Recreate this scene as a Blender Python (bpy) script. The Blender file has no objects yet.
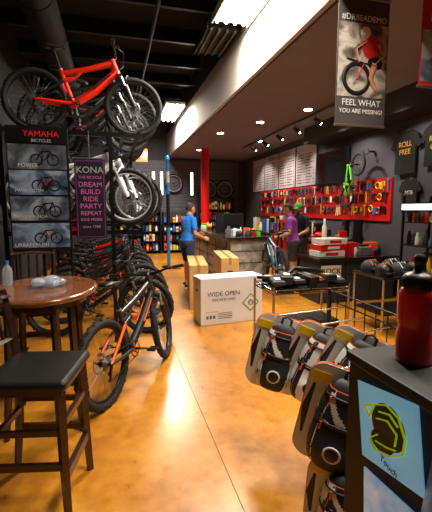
import bpy, math, random, bmesh
from mathutils import Vector, Matrix, Euler, noise
random.seed(11)
R=math.radians
sc=bpy.context.scene
def V(*a): return Vector(a)
def RZ(a): return Matrix.Rotation(R(a),4,'Z')
def RX(a): return Matrix.Rotation(R(a),4,'X')
def RY(a): return Matrix.Rotation(R(a),4,'Y')
def T(x,y,z): return Matrix.Translation((x,y,z))

# ---------------------------------------------------------------- materials
def lin(c): return tuple((x/12.92 if x<=.04045 else ((x+.055)/1.055)**2.4) for x in c)
_mc={}
def mat(name,col,rough=.5,metal=0,emis=None,es=0,var=0,vs=8,bump=0,bs=60,coat=0,trans=0,alpha=1,col2=None):
    if name in _mc: return _mc[name]
    m=bpy.data.materials.new(name); m.use_nodes=True; nt=m.node_tree; p=nt.nodes['Principled BSDF']
    c=lin(col)
    p.inputs['Base Color'].default_value=(*c,1); p.inputs['Roughness'].default_value=rough
    p.inputs['Metallic'].default_value=metal; p.inputs['Coat Weight'].default_value=coat
    p.inputs['Coat Roughness'].default_value=.08
    p.inputs['Transmission Weight'].default_value=trans; p.inputs['Alpha'].default_value=alpha
    if emis: p.inputs['Emission Color'].default_value=(*lin(emis),1); p.inputs['Emission Strength'].default_value=es
    tc=None
    if var or col2 or bump: tc=nt.nodes.new('ShaderNodeTexCoord')
    if var or col2:
        n=nt.nodes.new('ShaderNodeTexNoise'); n.inputs['Scale'].default_value=vs; n.inputs['Detail'].default_value=6
        r=nt.nodes.new('ShaderNodeValToRGB'); nt.links.new(tc.outputs['Object'],n.inputs['Vector']); nt.links.new(n.outputs['Fac'],r.inputs['Fac'])
        c2=lin(col2) if col2 else tuple(x*(1-var) for x in c)
        r.color_ramp.elements[0].position=.35; r.color_ramp.elements[1].position=.65
        r.color_ramp.elements[0].color=(*c2,1); r.color_ramp.elements[1].color=(*c,1)
        nt.links.new(r.outputs['Color'],p.inputs['Base Color'])
    if bump:
        n=nt.nodes.new('ShaderNodeTexNoise'); n.inputs['Scale'].default_value=bs; n.inputs['Detail'].default_value=4
        b=nt.nodes.new('ShaderNodeBump'); b.inputs['Strength'].default_value=bump; b.inputs['Distance'].default_value=.01
        nt.links.new(tc.outputs['Object'],n.inputs['Vector']); nt.links.new(n.outputs['Fac'],b.inputs['Height']); nt.links.new(b.outputs['Normal'],p.inputs['Normal'])
    _mc[name]=m; return m
def wood(name,c1,c2,rough=.35,sc_=(3,3,30),coat=.3):
    m=bpy.data.materials.new(name); m.use_nodes=True; nt=m.node_tree; p=nt.nodes['Principled BSDF']
    tc=nt.nodes.new('ShaderNodeTexCoord'); mp=nt.nodes.new('ShaderNodeMapping'); mp.inputs['Scale'].default_value=sc_
    n=nt.nodes.new('ShaderNodeTexNoise'); n.inputs['Scale'].default_value=2; n.inputs['Detail'].default_value=8; n.inputs['Distortion'].default_value=1.2
    r=nt.nodes.new('ShaderNodeValToRGB'); r.color_ramp.elements[0].position=.3; r.color_ramp.elements[1].position=.7
    r.color_ramp.elements[0].color=(*lin(c1),1); r.color_ramp.elements[1].color=(*lin(c2),1)
    nt.links.new(tc.outputs['Object'],mp.inputs[0]); nt.links.new(mp.outputs[0],n.inputs['Vector']); nt.links.new(n.outputs['Fac'],r.inputs['Fac']); nt.links.new(r.outputs['Color'],p.inputs['Base Color'])
    p.inputs['Roughness'].default_value=rough; p.inputs['Coat Weight'].default_value=coat
    return m
def poster(name,cols,scale=3,es=0):
    """printed photograph look: a few flat tones from distorted noise"""
    m=bpy.data.materials.new(name); m.use_nodes=True; nt=m.node_tree; p=nt.nodes['Principled BSDF']
    tc=nt.nodes.new('ShaderNodeTexCoord')
    n=nt.nodes.new('ShaderNodeTexNoise'); n.inputs['Scale'].default_value=scale; n.inputs['Detail'].default_value=5; n.inputs['Distortion'].default_value=.6
    r=nt.nodes.new('ShaderNodeValToRGB'); el=r.color_ramp.elements
    k=len(cols)
    el[0].position=.3; el[0].color=(*lin(cols[0]),1); el[1].position=.7; el[1].color=(*lin(cols[-1]),1)
    for i in range(1,k-1):
        e=el.new(.3+.4*i/(k-1)); e.color=(*lin(cols[i]),1)
    nt.links.new(tc.outputs['Object'],n.inputs['Vector']); nt.links.new(n.outputs['Fac'],r.inputs['Fac']); nt.links.new(r.outputs['Color'],p.inputs['Base Color'])
    p.inputs['Roughness'].default_value=.35
    if es: nt.links.new(r.outputs['Color'],p.inputs['Emission Color']); p.inputs['Emission Strength'].default_value=es
    return m
BLK=mat('black_plastic',(.06,.06,.065),.4)
RUB=mat('rubber',(.075,.075,.08),.75,bump=.3,bs=200)
MBLK=mat('black_metal',(.07,.07,.075),.35,.3)
CHR=mat('chrome',(.8,.8,.82),.18,1)
ALU=mat('aluminium',(.62,.63,.66),.35,.9)
WHT=mat('white_paint',(.88,.88,.86),.45)
GREY=mat('grey_plastic',(.38,.39,.41),.5)
DGR=mat('dark_grey',(.17,.175,.19),.6)
REDP=mat('red_paint',(.82,.07,.03),.3,coat=.5)
ORP=mat('orange_paint',(.95,.38,.05),.3,coat=.5)
BLUP=mat('blue_paint',(.08,.45,.8),.35,coat=.3)
GRNP=mat('green_paint',(.35,.8,.15),.35,coat=.3)
YELP=mat('yellow_paint',(.95,.8,.1),.4)
WHP=mat('white_gloss',(.9,.92,.95),.3,coat=.5)
CARD=mat('cardboard',(.78,.60,.36),.8,var=.15,vs=5,bump=.1)
PAPW=mat('white_card',(.9,.9,.9),.6,var=.05,vs=4)
SILV=mat('silver_text',(.75,.77,.8),.5)

# ---------------------------------------------------------------- builder
class B:
    def __init__(s): s.v=[];s.f=[];s.fm=[];s.fs=[];s.mats=[];s.M=Matrix()
    def mi(s,m):
        if m not in s.mats: s.mats.append(m)
        return s.mats.index(m)
    def add(s,vs,fs,m,smooth=False):
        o=len(s.v); k=s.mi(m)
        s.v.extend([s.M@Vector(p) for p in vs])
        for f in fs: s.f.append([i+o for i in f]); s.fm.append(k); s.fs.append(smooth)
    def box(s,c,size,m,rot=None,bev=0,seg=2):
        X=T(*c)
        if rot is not None: X=X@(rot if isinstance(rot,Matrix) else RZ(rot))
        hx,hy,hz=[a/2 for a in size]
        if bev>0:
            bm=bmesh.new(); bmesh.ops.create_cube(bm,size=1)
            for v in bm.verts: v.co=Vector((v.co.x*size[0],v.co.y*size[1],v.co.z*size[2]))
            bmesh.ops.bevel(bm,geom=list(bm.edges),offset=min(bev,min(size)*.45),segments=seg,profile=.5,affect='EDGES')
            bm.verts.ensure_lookup_table()
            vs=[X@v.co for v in bm.verts]; fs=[[v.index for v in f.verts] for f in bm.faces]; bm.free()
            s.add(vs,fs,m,False); return
        vs=[X@V(x,y,z) for z in(-hz,hz) for y in(-hy,hy) for x in(-hx,hx)]
        s.add(vs,[(0,2,3,1),(4,5,7,6),(0,1,5,4),(2,6,7,3),(0,4,6,2),(1,3,7,5)],m)
    def tube(s,pts,r,m,n=8,caps=True,flat=None,smooth=True):
        pts=[Vector(p) for p in pts]; k=len(pts)
        rr=r if isinstance(r,(list,tuple)) else [r]*k
        tg=[]
        for i in range(k):
            a=pts[max(i-1,0)];b_=pts[min(i+1,k-1)]; d=(b_-a)
            tg.append(d.normalized() if d.length>1e-9 else V(0,0,1))
        up=V(0,0,1) if abs(tg[0].z)<.9 else V(0,1,0)
        x=tg[0].cross(up).normalized(); vs=[]
        for i in range(k):
            x=(x-tg[i]*x.dot(tg[i])).normalized(); y=tg[i].cross(x)
            fy=flat if flat else 1
            for j in range(n):
                a=2*math.pi*j/n
                vs.append(pts[i]+x*math.cos(a)*rr[i]+y*math.sin(a)*rr[i]*fy)
        fs=[]
        for i in range(k-1):
            for j in range(n):
                fs.append((i*n+j,i*n+(j+1)%n,(i+1)*n+(j+1)%n,(i+1)*n+j))
        s.add(vs,fs,m,smooth)
        if caps: s.add(vs[:n],[list(range(n))[::-1]],m); s.add(vs[-n:],[list(range(n))],m)
    def cyl(s,a,b,r0,m,r1=None,n=16): s.tube([a,b],[r0,r0 if r1 is None else r1],m,n)
    def torus(s,c,ax,Rr,r,m,N=32,n=8,fl=1,a0=0,a1=360):
        ax=Vector(ax).normalized(); u=ax.orthogonal().normalized(); w=ax.cross(u); c=Vector(c)
        full=abs(a1-a0)>=360; K=N if full else N+1; vs=[]
        for i in range(K):
            a=R(a0+(a1-a0)*i/N); d=u*math.cos(a)+w*math.sin(a)
            for j in range(n):
                t=2*math.pi*j/n
                vs.append(c+d*(Rr+r*math.cos(t))+ax*r*fl*math.sin(t))
        fs=[]
        for i in range(N):
            i2=(i+1)%K
            for j in range(n): fs.append((i*n+j,i2*n+j,i2*n+(j+1)%n,i*n+(j+1)%n))
        s.add(vs,fs,m,True)
    def lathe(s,prof,c,m,n=24,sx=1,sy=1):
        vs=[];k=len(prof)
        for r,z in prof:
            for j in range(n):
                a=2*math.pi*j/n; vs.append((c[0]+r*sx*math.cos(a),c[1]+r*sy*math.sin(a),c[2]+z))
        fs=[(i*n+j,i*n+(j+1)%n,(i+1)*n+(j+1)%n,(i+1)*n+j) for i in range(k-1) for j in range(n)]
        s.add(vs,fs,m,True)
        s.add(vs[:n],[list(range(n))[::-1]],m); s.add(vs[-n:],[list(range(n))],m)
    def ell(s,c,r,m,n=16,k=10,rot=None,keep=None):
        vs=[];X=T(*c)@(rot if rot is not None else Matrix())
        for i in range(k+1):
            t=math.pi*i/k
            for j in range(n):
                a=2*math.pi*j/n
                vs.append(V(math.sin(t)*math.cos(a),math.sin(t)*math.sin(a),math.cos(t)))
        fs=[(i*n+j,(i+1)*n+j,(i+1)*n+(j+1)%n,i*n+(j+1)%n) for i in range(k) for j in range(n)]
        if keep: fs=[f for f in fs if keep(sum((vs[q] for q in f),Vector())/4)]
        s.add([X@V(v.x*r[0],v.y*r[1],v.z*r[2]) for v in vs],fs,m,True)
    def prism(s,poly,m,th,X=None):
        """2-D outline (x,z) extruded along y by th"""
        X=X or Matrix(); n=len(poly)
        vs=[X@V(p[0],-th/2,p[1]) for p in poly]+[X@V(p[0],th/2,p[1]) for p in poly]
        fs=[list(range(n)),list(range(2*n-1,n-1,-1))]+[(i,i+n,(i+1)%n+n,(i+1)%n) for i in range(n)]
        s.add(vs,fs,m)
    def obj(s,name,parent=None):
        me=bpy.data.meshes.new(name); me.from_pydata([tuple(v) for v in s.v],[],s.f)
        for m in s.mats: me.materials.append(m)
        me.polygons.foreach_set('material_index',s.fm); me.polygons.foreach_set('use_smooth',s.fs); me.update()
        xs=[v.co for v in me.vertices]
        c=V((min(v.x for v in xs)+max(v.x for v in xs))/2,(min(v.y for v in xs)+max(v.y for v in xs))/2,min(v.z for v in xs))
        if parent is None:
            me.transform(Matrix.Translation(-c))
        o=bpy.data.objects.new(name,me); sc.collection.objects.link(o)
        if parent is None: o.location=c
        else:
            o.parent=parent; o.matrix_parent_inverse=Matrix.Translation(-parent.location)
        return o
def text(name,s,size,loc,rot,m,parent,ext=.002,align='CENTER',sx=1):
    cu=bpy.data.curves.new(name,'FONT'); cu.body=s; cu.size=size; cu.extrude=ext; cu.align_x=align; cu.align_y='CENTER'; cu.resolution_u=3
    cu.materials.append(m); o=bpy.data.objects.new(name,cu); sc.collection.objects.link(o)
    o.location=loc; o.rotation_euler=[R(a) for a in rot]; o.scale=(sx,1,1)
    if parent: o.parent=parent; o.matrix_parent_inverse=Matrix.Translation(-parent.location)
    return o

# ---------------------------------------------------------------- room shell
XL,XR,YB,YF,ZC,ZL,XS=-1.75,5.0,-2.0,14.6,4.9,3.5,2.0
def floor_mat():
    m=bpy.data.materials.new('stained_concrete'); m.use_nodes=True; nt=m.node_tree; p=nt.nodes['Principled BSDF']
    tc=nt.nodes.new('ShaderNodeTexCoord')
    n1=nt.nodes.new('ShaderNodeTexNoise'); n1.inputs['Scale'].default_value=.9; n1.inputs['Detail'].default_value=8; n1.inputs['Roughness'].default_value=.62
    n2=nt.nodes.new('ShaderNodeTexNoise'); n2.inputs['Scale'].default_value=14; n2.inputs['Detail'].default_value=8
    ad=nt.nodes.new('ShaderNodeMath'); ad.operation='MULTIPLY_ADD'; ad.inputs[1].default_value=.35
    r=nt.nodes.new('ShaderNodeValToRGB'); e=r.color_ramp.elements
    e[0].position=.45; e[0].color=(*lin((.55,.32,.07)),1); e[1].position=.85; e[1].color=(*lin((.80,.56,.17)),1)
    x=e.new(.66); x.color=(*lin((.71,.455,.10)),1)
    for n in(n1,n2): nt.links.new(tc.outputs['Object'],n.inputs['Vector'])
    nt.links.new(n2.outputs['Fac'],ad.inputs[0]); nt.links.new(n1.outputs['Fac'],ad.inputs[2]); nt.links.new(ad.outputs[0],r.inputs['Fac']); nt.links.new(r.outputs['Color'],p.inputs['Base Color'])
    rr=nt.nodes.new('ShaderNodeMapRange'); rr.inputs['To Min'].default_value=.22; rr.inputs['To Max'].default_value=.42
    nt.links.new(n2.outputs['Fac'],rr.inputs['Value']); nt.links.new(rr.outputs[0],p.inputs['Roughness'])
    p.inputs['Coat Weight'].default_value=.25; p.inputs['Coat Roughness'].default_value=.2
    return m
FM=floor_mat(); WALL=mat('wall_paint_grey',(.27,.27,.31),.8,var=.1,vs=2,bump=.1); WALLD=mat('wall_paint_dark',(.13,.13,.15),.85,bump=.1)
CEIL=mat('ceiling_black',(.04,.04,.045),.9); CEIL2=mat('lower_ceiling_paint',(.48,.45,.49),.8,var=.06,vs=2)
SOFF=mat('soffit_paint',(.72,.68,.66),.75,var=.08,vs=1.5); TRM=mat('trim_black',(.06,.06,.06),.5)
def shell(name,c,size,m):
    b=B(); b.box(c,size,m); return b.obj(name)
b=B(); b.box(((XL+XR)/2,(YB+YF)/2,-.05),(XR-XL+.4,YF-YB+.4,.1),FM)
JT=mat('floor_joint',(.42,.26,.10),.7)
for y in(1.1,5.6,10.2): b.box(((XL+XR)/2,y,.0005),(XR-XL,.006,.002),JT)
b.box((.62,(YB+YF)/2,.0005),(.005,YF-YB,.002),JT)
b.obj('floor')
shell('wall_left',(XL-.05,(YB+YF)/2,ZC/2),(.1,YF-YB,ZC),WALLD)
shell('wall_right',(XR+.05,(YB+YF)/2,ZC/2),(.1,YF-YB,ZC),WALL)
shell('wall_back',((XL+XR)/2,YF+.05,ZC/2),(XR-XL+.2,.1,ZC),WALL)
shell('wall_front',((XL+XR)/2,YB-.05,ZC/2),(XR-XL+.2,.1,ZC),WALLD)
shell('ceiling',((XL+XR)/2,(YB+YF)/2,ZC+.05),(XR-XL+.2,YF-YB+.2,.1),CEIL)
b=B(); b.box(((XS+XR)/2+.03,(YB+YF)/2,ZL+.04),(XR-XS-.06,YF-YB,.08),CEIL2); b.obj('ceiling_lower')
b=B(); b.box((XS,(YB+YF)/2,ZL+.42),(.06,YF-YB,.84),SOFF); b.obj('trim_1')
b=B(); b.box((XS+.02,(YB+YF)/2,ZL+.84+.28),(.04,YF-YB,.56),CEIL); b.obj('trim_2')
shell('baseboard_right',(XR-.01,(YB+YF)/2,.06),(.02,YF-YB,.12),TRM)
shell('baseboard_left',(XL+.01,(YB+YF)/2,.06),(.02,YF-YB,.12),TRM)
shell('baseboard_back',((XL+XR)/2,YF-.01,.06),(XR-XL,.02,.12),TRM)
b=B(); b.box((4.72,5.0,3.32),(.56,7.0,.36),WALLD); b.obj('trim_3')
b=B()
for i in range(13): b.box((.1,-1+i*1.2,ZC-.13),(XS-XL-.1,.07,.24),MBLK)
b.obj('ceiling_joists')
b=B(); b.tube([(-.9,-1.5,4.35),(-.9,14.4,4.35)],.24,mat('duct',(.05,.05,.055),.7),20)
for i in range(12): b.torus((-.9,-.9+i*1.3,4.35),(0,1,0),.245,.012,MBLK,24,6)
b.obj('air_duct')
b=B(); b.tube([(.7,-1.5,4.5),(.7,14.4,4.5)],.03,DGR,10); b.tube([(.7,9.2,4.5),(XS-.04,9.2,4.5)],.025,DGR,10); b.obj('sprinkler_pipe')

# ---------------------------------------------------------------- lamps
TUBE=mat('fluorescent_tube',(1,1,1),.4,emis=(1,.93,.80),es=16)
TOFF=mat('fluorescent_tube_off',(.30,.30,.28),.5)
def fluor(x,y,z,w,l,on=True,e=150):
    b=B(); b.box((x,y,z+.05),(w,l,.06),WHT if on else BLK)
    for sx in(-1,1): b.box((x+sx*(w/2),y,z+.03),(.02,l,.10),WHT if on else DGR)
    k=4
    for i in range(k):
        xx=x-w/2+w*(i+.5)/k; b.tube([(xx,y-l/2+.03,z),(xx,y+l/2-.03,z)],.022,TUBE if on else TOFF,8)
    for yy in(y-l*.35,y+l*.35): b.cyl((x,yy,z+.08),(x,yy,ZC-.26),.006,MBLK)
    b.obj('fluorescent_ceiling_light')
    if on:
        la=bpy.data.lights.new('fluorescent_glow','AREA'); la.shape='RECTANGLE'; la.size=w; la.size_y=l; la.energy=e; la.color=(1,.92,.79)
        o=bpy.data.objects.new('fluorescent_glow',la); o.location=(x,y,z-.04); sc.collection.objects.link(o)
fluor(1.68,4.95,4.22,.52,1.2,e=265)
fluor(1.68,6.35,4.28,.5,1.0,on=False)
fluor(1.60,11.0,4.25,.5,1.9,e=260)
fluor(1.55,1.4,4.25,.5,1.2,e=150)  # unseen fixture above the frame, added to light the near floor
LMP=mat('lamp_glass',(1,1,1),.4,emis=(1,.88,.68),es=30)
for i,(x,y) in enumerate([(2.64,9.5),(3.16,8.1),(3.65,6.86),(2.7,12.3),(3.1,4.6),(4.0,10.3),(2.35,.9)]):  # last one is out of view, added to light the red bottle
    b=B(); b.torus((x,y,ZL-.003),(0,0,1),.085,.012,WHT,24,6); b.lathe([(.075,0),(.075,.012),(.03,.02)],(x,y,ZL-.02),LMP,20); b.obj('recessed_downlight')
    la=bpy.data.lights.new('downlight_spot','SPOT'); la.energy=165; la.color=(1,.84,.64); la.spot_size=R(125); la.spot_blend=.7; la.shadow_soft_size=.07
    o=bpy.data.objects.new('downlight_spot',la); o.location=(x,y,ZL-.04); sc.collection.objects.link(o)
b=B(); b.box((3.9,8.2,ZL-.035),(.035,6.4,.03),MBLK)
for y in(5.3,6.2,7.0,7.9,8.8,9.7,10.6):
    b.cyl((3.9,y,ZL-.05),(3.9,y,ZL-.14),.008,MBLK); b.tube([(3.86,y,ZL-.13),(3.93,y,ZL-.17),(4.0,y,ZL-.22)],[.03,.045,.05],MBLK,14); b.ell((3.995,y,ZL-.217),(.038,.038,.03),LMP,10,6)
b.obj('track_light')
for y,e in((5.3,90),(6.9,100),(8.5,85),(10.2,75),(12.0,70)):
    la=bpy.data.lights.new('track_spot','SPOT'); la.energy=e; la.color=(1,.88,.74); la.spot_size=R(100); la.spot_blend=.6; la.shadow_soft_size=.05
    o=bpy.data.objects.new('track_spot',la); o.location=(4.0,y,ZL-.27); o.rotation_euler=(0,R(-35),0); sc.collection.objects.link(o)

# ---------------------------------------------------------------- bicycles
def wheel(b,c,rim,tread=True,tr=.034):
    cx,cy,cz=c
    b.torus(c,(0,1,0),.330,tr,RUB,40,8)
    if tread:
        for i in range(48):
            a=2*math.pi*i/48; s=1 if i%2 else -1
            X=T(cx,cy,cz)@Matrix.Rotation(a,4,'Y')@T(0,s*.014,.330+tr-.004)
            b.box(X.translation,(.022,.018,.010),RUB,rot=X.to_3x3().to_4x4())
    b.torus(c,(0,1,0),.295,.013,rim,40,6,fl=1.1)
    b.cyl((cx,cy-.05,cz),(cx,cy+.05,cz),.018,MBLK,n=10)
    for s in(-1,1): b.cyl((cx,cy+s*.03,cz),(cx,cy+s*.035,cz),.032,MBLK,n=12)
    for i in range(28):
        a=2*math.pi*i/28; s=1 if i%2 else -1; a2=a+(.5 if (i//2)%2 else -.5)
        b.tube([(cx+.03*math.cos(a2),cy+s*.03,cz+.03*math.sin(a2)),(cx+.287*math.cos(a),cy,cz+.287*math.sin(a))],.0018,ALU,3,caps=False)
    b.torus((cx,cy+.045,cz),(0,1,0),.078,.009,ALU,24,4,fl=.15)
    for i in range(5):
        a=2*math.pi*i/5; b.tube([(cx,cy+.045,cz),(cx+.075*math.cos(a),cy+.045,cz+.075*math.sin(a))],.003,ALU,4)
def bike_mesh(frame,accent,rim,steer=0,fork=None,tread=True,hard=False,k=1.0):
    b=B(); A=.363; ax=(-.55,0,A); fx=.58
    K=lambda l:[q*k for q in l]
    wheel(b,ax,rim,tread)
    for s in(-1,1):
        b.tube([(-.13,s*.04,.345),(-.35,s*.064,.352),(-.55,s*.070,A)],K([.015,.014,.012]),frame)
        b.tube([(-.23,s*.035,.60 if not hard else .72),(-.4,s*.058,.48),(-.55,s*.070,A)],K([.012,.011,.010]),accent if not hard else frame)
    if not hard:
        for s in(-1,1): b.tube([(-.24,s*.03,.60),(-.14,s*.03,.635)],.014*k,frame)
        b.tube([(-.14,0,.635),(.04,0,.60)],[.016,.016],ALU,10); b.tube([(-.09,0,.625),(.01,0,.605)],.026,BLK,12)
        for i in range(7): b.torus((-.08+i*.015,0,.623-i*.003),(1,0,-.2),.026,.004,accent,14,5)
        b.tube([(-.20,0,.47),(-.24,0,.52),(-.25,0,.60)],K([.02,.022,.016]),frame,10)
    b.tube([(-.13,0,.345),(.12,0,.52),(.375,0,.765)],K([.030,.033,.030]),frame,12)
    b.tube([(-.25,0,.69),(.06,0,.77),(.335,0,.865)],K([.020,.023,.026]),frame,12)
    b.tube([(-.02,0,.735),(-.09,0,.66),(-.21,0,.62)],K([.012,.011,.010]),frame,8)
    for s in(-1,1): b.tube([(.30,s*.031*k,.71),(.10,s*.034*k,.53)],.009,accent,6)
    b.tube([(-.13,0,.345),(-.195,0,.53),(-.26,0,.73)],K([.024,.020,.018]),frame,12)
    b.tube([(-.26,0,.73),(-.33,0,.955)],.0145,MBLK,10); b.torus((-.262,0,.735),(-.3,0,1),.02,.005,ALU,16,6)
    b.cyl((.325,0,.90),(.392,0,.735),.028*k,frame,n=14)
    b.cyl((-.13,-.04,.345),(-.13,.04,.345),.032*k,frame,n=14)
    b.tube([(-.475,0,.985),(-.45,0,.985),(-.40,0,.982),(-.33,0,.978),(-.26,0,.975),(-.20,0,.97),(-.185,0,.966)],[.03,.066,.07,.05,.027,.020,.008],BLK,14,flat=.35)
    for s in(-1,1): b.tube([(-.42,s*.03,.965),(-.36,s*.022,.95),(-.30,s*.022,.95),(-.24,s*.015,.965)],.0035,ALU,6)
    b.box((-.33,0,.952),(.05,.06,.018),MBLK)
    b.cyl((-.13,-.095,.345),(-.13,.085,.345),.012,MBLK,n=10)
    b.torus((-.13,-.052,.345),(0,1,0),.072,.006,MBLK,30,6,fl=.5)
    for i in range(4):
        a=math.pi*i/2+.4; b.tube([(-.13,-.052,.345),(-.13+.07*math.cos(a),-.052,.345+.07*math.sin(a))],.007,accent,6)
    for s,a in((-1,-20),(1,160)):
        e=V(-.13+.17*math.cos(R(a)),s*.09,.345+.17*math.sin(R(a)))
        b.tube([(-.13,s*.085,.345),tuple(e)],[.016,.012],MBLK,8,flat=.6)
        b.cyl(tuple(e),(e.x,e.y+s*.09,e.z),.007,ALU,n=8); b.box((e.x,e.y+s*.055,e.z),(.095,.085,.016),BLK,bev=.004,seg=1)
        for q in(-.035,.035): b.box((e.x+q,e.y+s*.055,e.z),(.008,.08,.024),BLK)
    for i in range(7): b.cyl((-.55,-.022-i*.004,A),(-.55,-.024-i*.004,A),.062-i*.006,ALU,n=20)
    b.tube([(-.12,-.052,.417),(-.55,-.040,.424)],.0045,MBLK,5)
    b.tube([(-.13,-.052,.273),(-.54,-.045,.215)],.0045,MBLK,5)
    b.tube([(-.55,-.07,A),(-.565,-.06,.29),(-.545,-.045,.235)],[.014,.012,.010],MBLK,8)
    for z in(.285,.232): b.cyl((-.555,-.05,z),(-.555,-.04,z),.018,MBLK,n=12)
    b.tube([(-.11,-.04,.31),(-.11,.04,.31)],.01,MBLK,6)
    F=fork or BLK; axd=V(.067,0,-.165).normalized(); base=b.M.copy(); p0=V(.36,0,.815)
    b.M=base@T(*p0)@Matrix.Rotation(R(steer),4,axd)@T(*(-p0))
    wheel(b,(fx,0,A),rim,tread)
    for s in(-1,1):
        b.tube([(.425,s*.064,.70),(.495,s*.064,.54)],.018,ALU,10)
        b.tube([(.475,s*.064,.60),(.54,s*.064,.44),(fx,s*.064,A)],K([.024,.023,.018]),F,12)
    b.tube([(.455,-.062,.655),(.50,-.055,.72),(.515,0,.735),(.50,.055,.72),(.455,.062,.655)],.013,F,8)
    b.tube([(.415,-.075,.71),(.40,0,.725),(.415,.075,.71)],.026,F,10)
    b.cyl((.322,0,.905),(.312,0,.935),.021,MBLK,n=12); b.tube([(.315,0,.925),(.37,0,.945)],[.022,.024],MBLK,12)
    b.tube([(.325,-.385,.985),(.345,-.2,.975),(.368,-.07,.945),(.37,0,.944),(.368,.07,.945),(.345,.2,.975),(.325,.385,.985)],[.011,.011,.015,.016,.015,.011,.011],MBLK,10)
    for s in(-1,1):
        b.tube([(.337,s*.26,.980),(.325,s*.39,.986)],.0175,BLK,10)
        for q in(.265,.388): b.torus((.327,s*q,.984),(0,1,0),.018,.004,accent,14,6)
        b.box((.365,s*.235,.972),(.05,.022,.02),MBLK); b.tube([(.375,s*.235,.968),(.40,s*.27,.955),(.395,s*.34,.945)],[.007,.006,.005],MBLK,6)
        b.tube([(.375,s*.22,.972),(.46,s*.14,.955),(.47,s*.05,.86),(.40,s*.03,.78)],.003,BLK,5)
    b.M=base
    return b
_bm={}
def bike(key,loc,heading,lean=0,name='mountain_bike',pitch=0):
    fr,ac,rim,st,fk,hd,k=BK[key]
    if key not in _bm:
        b=bike_mesh(fr,ac,rim,st,fk,True,hd,k)
        me=bpy.data.meshes.new('bicycle_'+key); me.from_pydata([tuple(v) for v in b.v],[],b.f)
        for m in b.mats: me.materials.append(m)
        me.polygons.foreach_set('material_index',b.fm); me.polygons.foreach_set('use_smooth',b.fs); me.update(); _bm[key]=me
    o=bpy.data.objects.new(name,_bm[key]); sc.collection.objects.link(o)
    o.matrix_world=T(*loc)@RZ(heading)@RX(lean)@RY(pitch)
    return o
RIMW=mat('white_rim',(.85,.86,.88),.35,.2)
MATB=mat('matte_black_frame',(.09,.095,.10),.45,coat=.2)
BK={'red':(mat('bright_red_frame',(.95,.15,.04),.3,coat=.5),MBLK,MBLK,0,MBLK,False,1.5),
    'white':(WHP,BLUP,RIMW,8,WHP,True,1.45),
    'orange':(MATB,ORP,MBLK,-14,BLK,False,1.2),
    'black':(MATB,GREY,MBLK,10,BLK,True,1),
    'blackred':(MATB,REDP,MBLK,-8,BLK,False,1.1),
    'blue':(mat('teal_frame',(.05,.30,.42),.35,coat=.4),WHP,MBLK,5,BLK,True,1.1),
    'green':(GRNP,BLK,MBLK,0,BLK,True,1.2),
    'silver':(ALU,BLK,RIMW,6,BLK,True,1)}
bike('orange',(.19,3.52,0),58.7,lean=-4,name='trail_bike')
ZT=2.49; ZM=1.38
bike('red',(-.30,5.05,ZT+.012),3,name='full_suspension_bike')
bike('black',(-.30,5.75,ZT+.012),-2); bike('blackred',(-.33,6.45,ZT+.012),2); bike('black',(-.32,7.15,ZT+.012),0); bike('black',(-.32,7.85,ZT+.012),0)
bike('white',(-.40,5.05,ZM+.012),1,name='hardtail_bike'); bike('white',(-.26,5.62,ZM+.012),-2); bike('black',(-.30,6.25,ZM+.012),2); bike('blue',(-.30,6.9,ZM+.012),0); bike('blackred',(-.30,7.6,ZM+.012),0)
for i,k in enumerate(['black','blackred','black','orange','black','blue','black','red','black','blackred','black']):
    bike(k,(-.22+.03*(i%3),4.92+i*.62,0),-8+5*(i%3),lean=-3)
b=B()
for y in(4.62,6.8,8.4):
    for x in(-1.15,.30 if y>4.7 else -.02):
        b.box((x,y,1.25),(.045,.045,2.5),MBLK)
    for z in(ZM-.05,ZT-.05): b.box((-.42,y,z),(1.5,.04,.05),MBLK)
for z in(ZM-.012,ZT-.012):
    for x in(-1.15,-.86,.12,.30): b.box((x,6.5,z),(.04,3.85,.024),MBLK)
b.obj('bicycle_storage_rack')

# ---------------------------------------------------------------- posters on the left
PH1=poster('printed_photo_blue',[(.05,.07,.12),(.28,.36,.48),(.62,.70,.80),(.2,.24,.30)],4)
PH2=poster('printed_photo_grey',[(.08,.08,.10),(.38,.42,.48),(.75,.78,.82)],5)
b=B(); yb=4.40
b.box((-.75,yb+.015,1.80),(.60,.02,1.30),BLK)
for i,(x,z,w,h) in enumerate([(-.755,2.14,.56,.25),(-.755,1.875,.56,.25),(-.755,1.605,.56,.25),(-.755,1.32,.56,.26)]):
    b.box((x,yb,z),(w,.012,h),PH1 if i%2 else PH2)
    for dx in(-.09,.07):
        b.torus((x+.08+dx,yb-.008,z-.03),(0,1,0),.055,.007,BLK,20,4,fl=.3)
    b.tube([(x-.01,yb-.01,z-.03),(x+.04,yb-.01,z+.05),(x+.13,yb-.01,z+.06),(x+.15,yb-.01,z-.03)],.007,BLK,4)
    b.tube([(x+.04,yb-.01,z+.05),(x+.07,yb-.01,z-.03),(x+.13,yb-.01,z+.06)],.007,REDP if i%2 else BLK,4)
b.box((-.755,yb,2.345),(.60,.014,.14),mat('header_black',(.03,.03,.03),.4))
for x in(-1.03,-.47): b.cyl((x,yb+.05,0),(x,yb+.05,2.44),.012,MBLK,n=8)
for z in (1.25,2.35): b.box((-.75,yb+.04,z),(.58,.03,.03),MBLK)
for x in(-1.03,-.47): b.box((x,yb+.05,.008),(.06,.4,.016),MBLK)
pb=b.obj('brand_poster_board')
text('header_text','YAMAHA',.085,(-.71,yb-.012,2.37),(90,0,0),mat('red_text',(.95,.08,.08),.5),pb)
text('header_text_2','BICYCLES',.045,(-.71,yb-.012,2.302),(90,0,0),SILV,pb)
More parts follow.
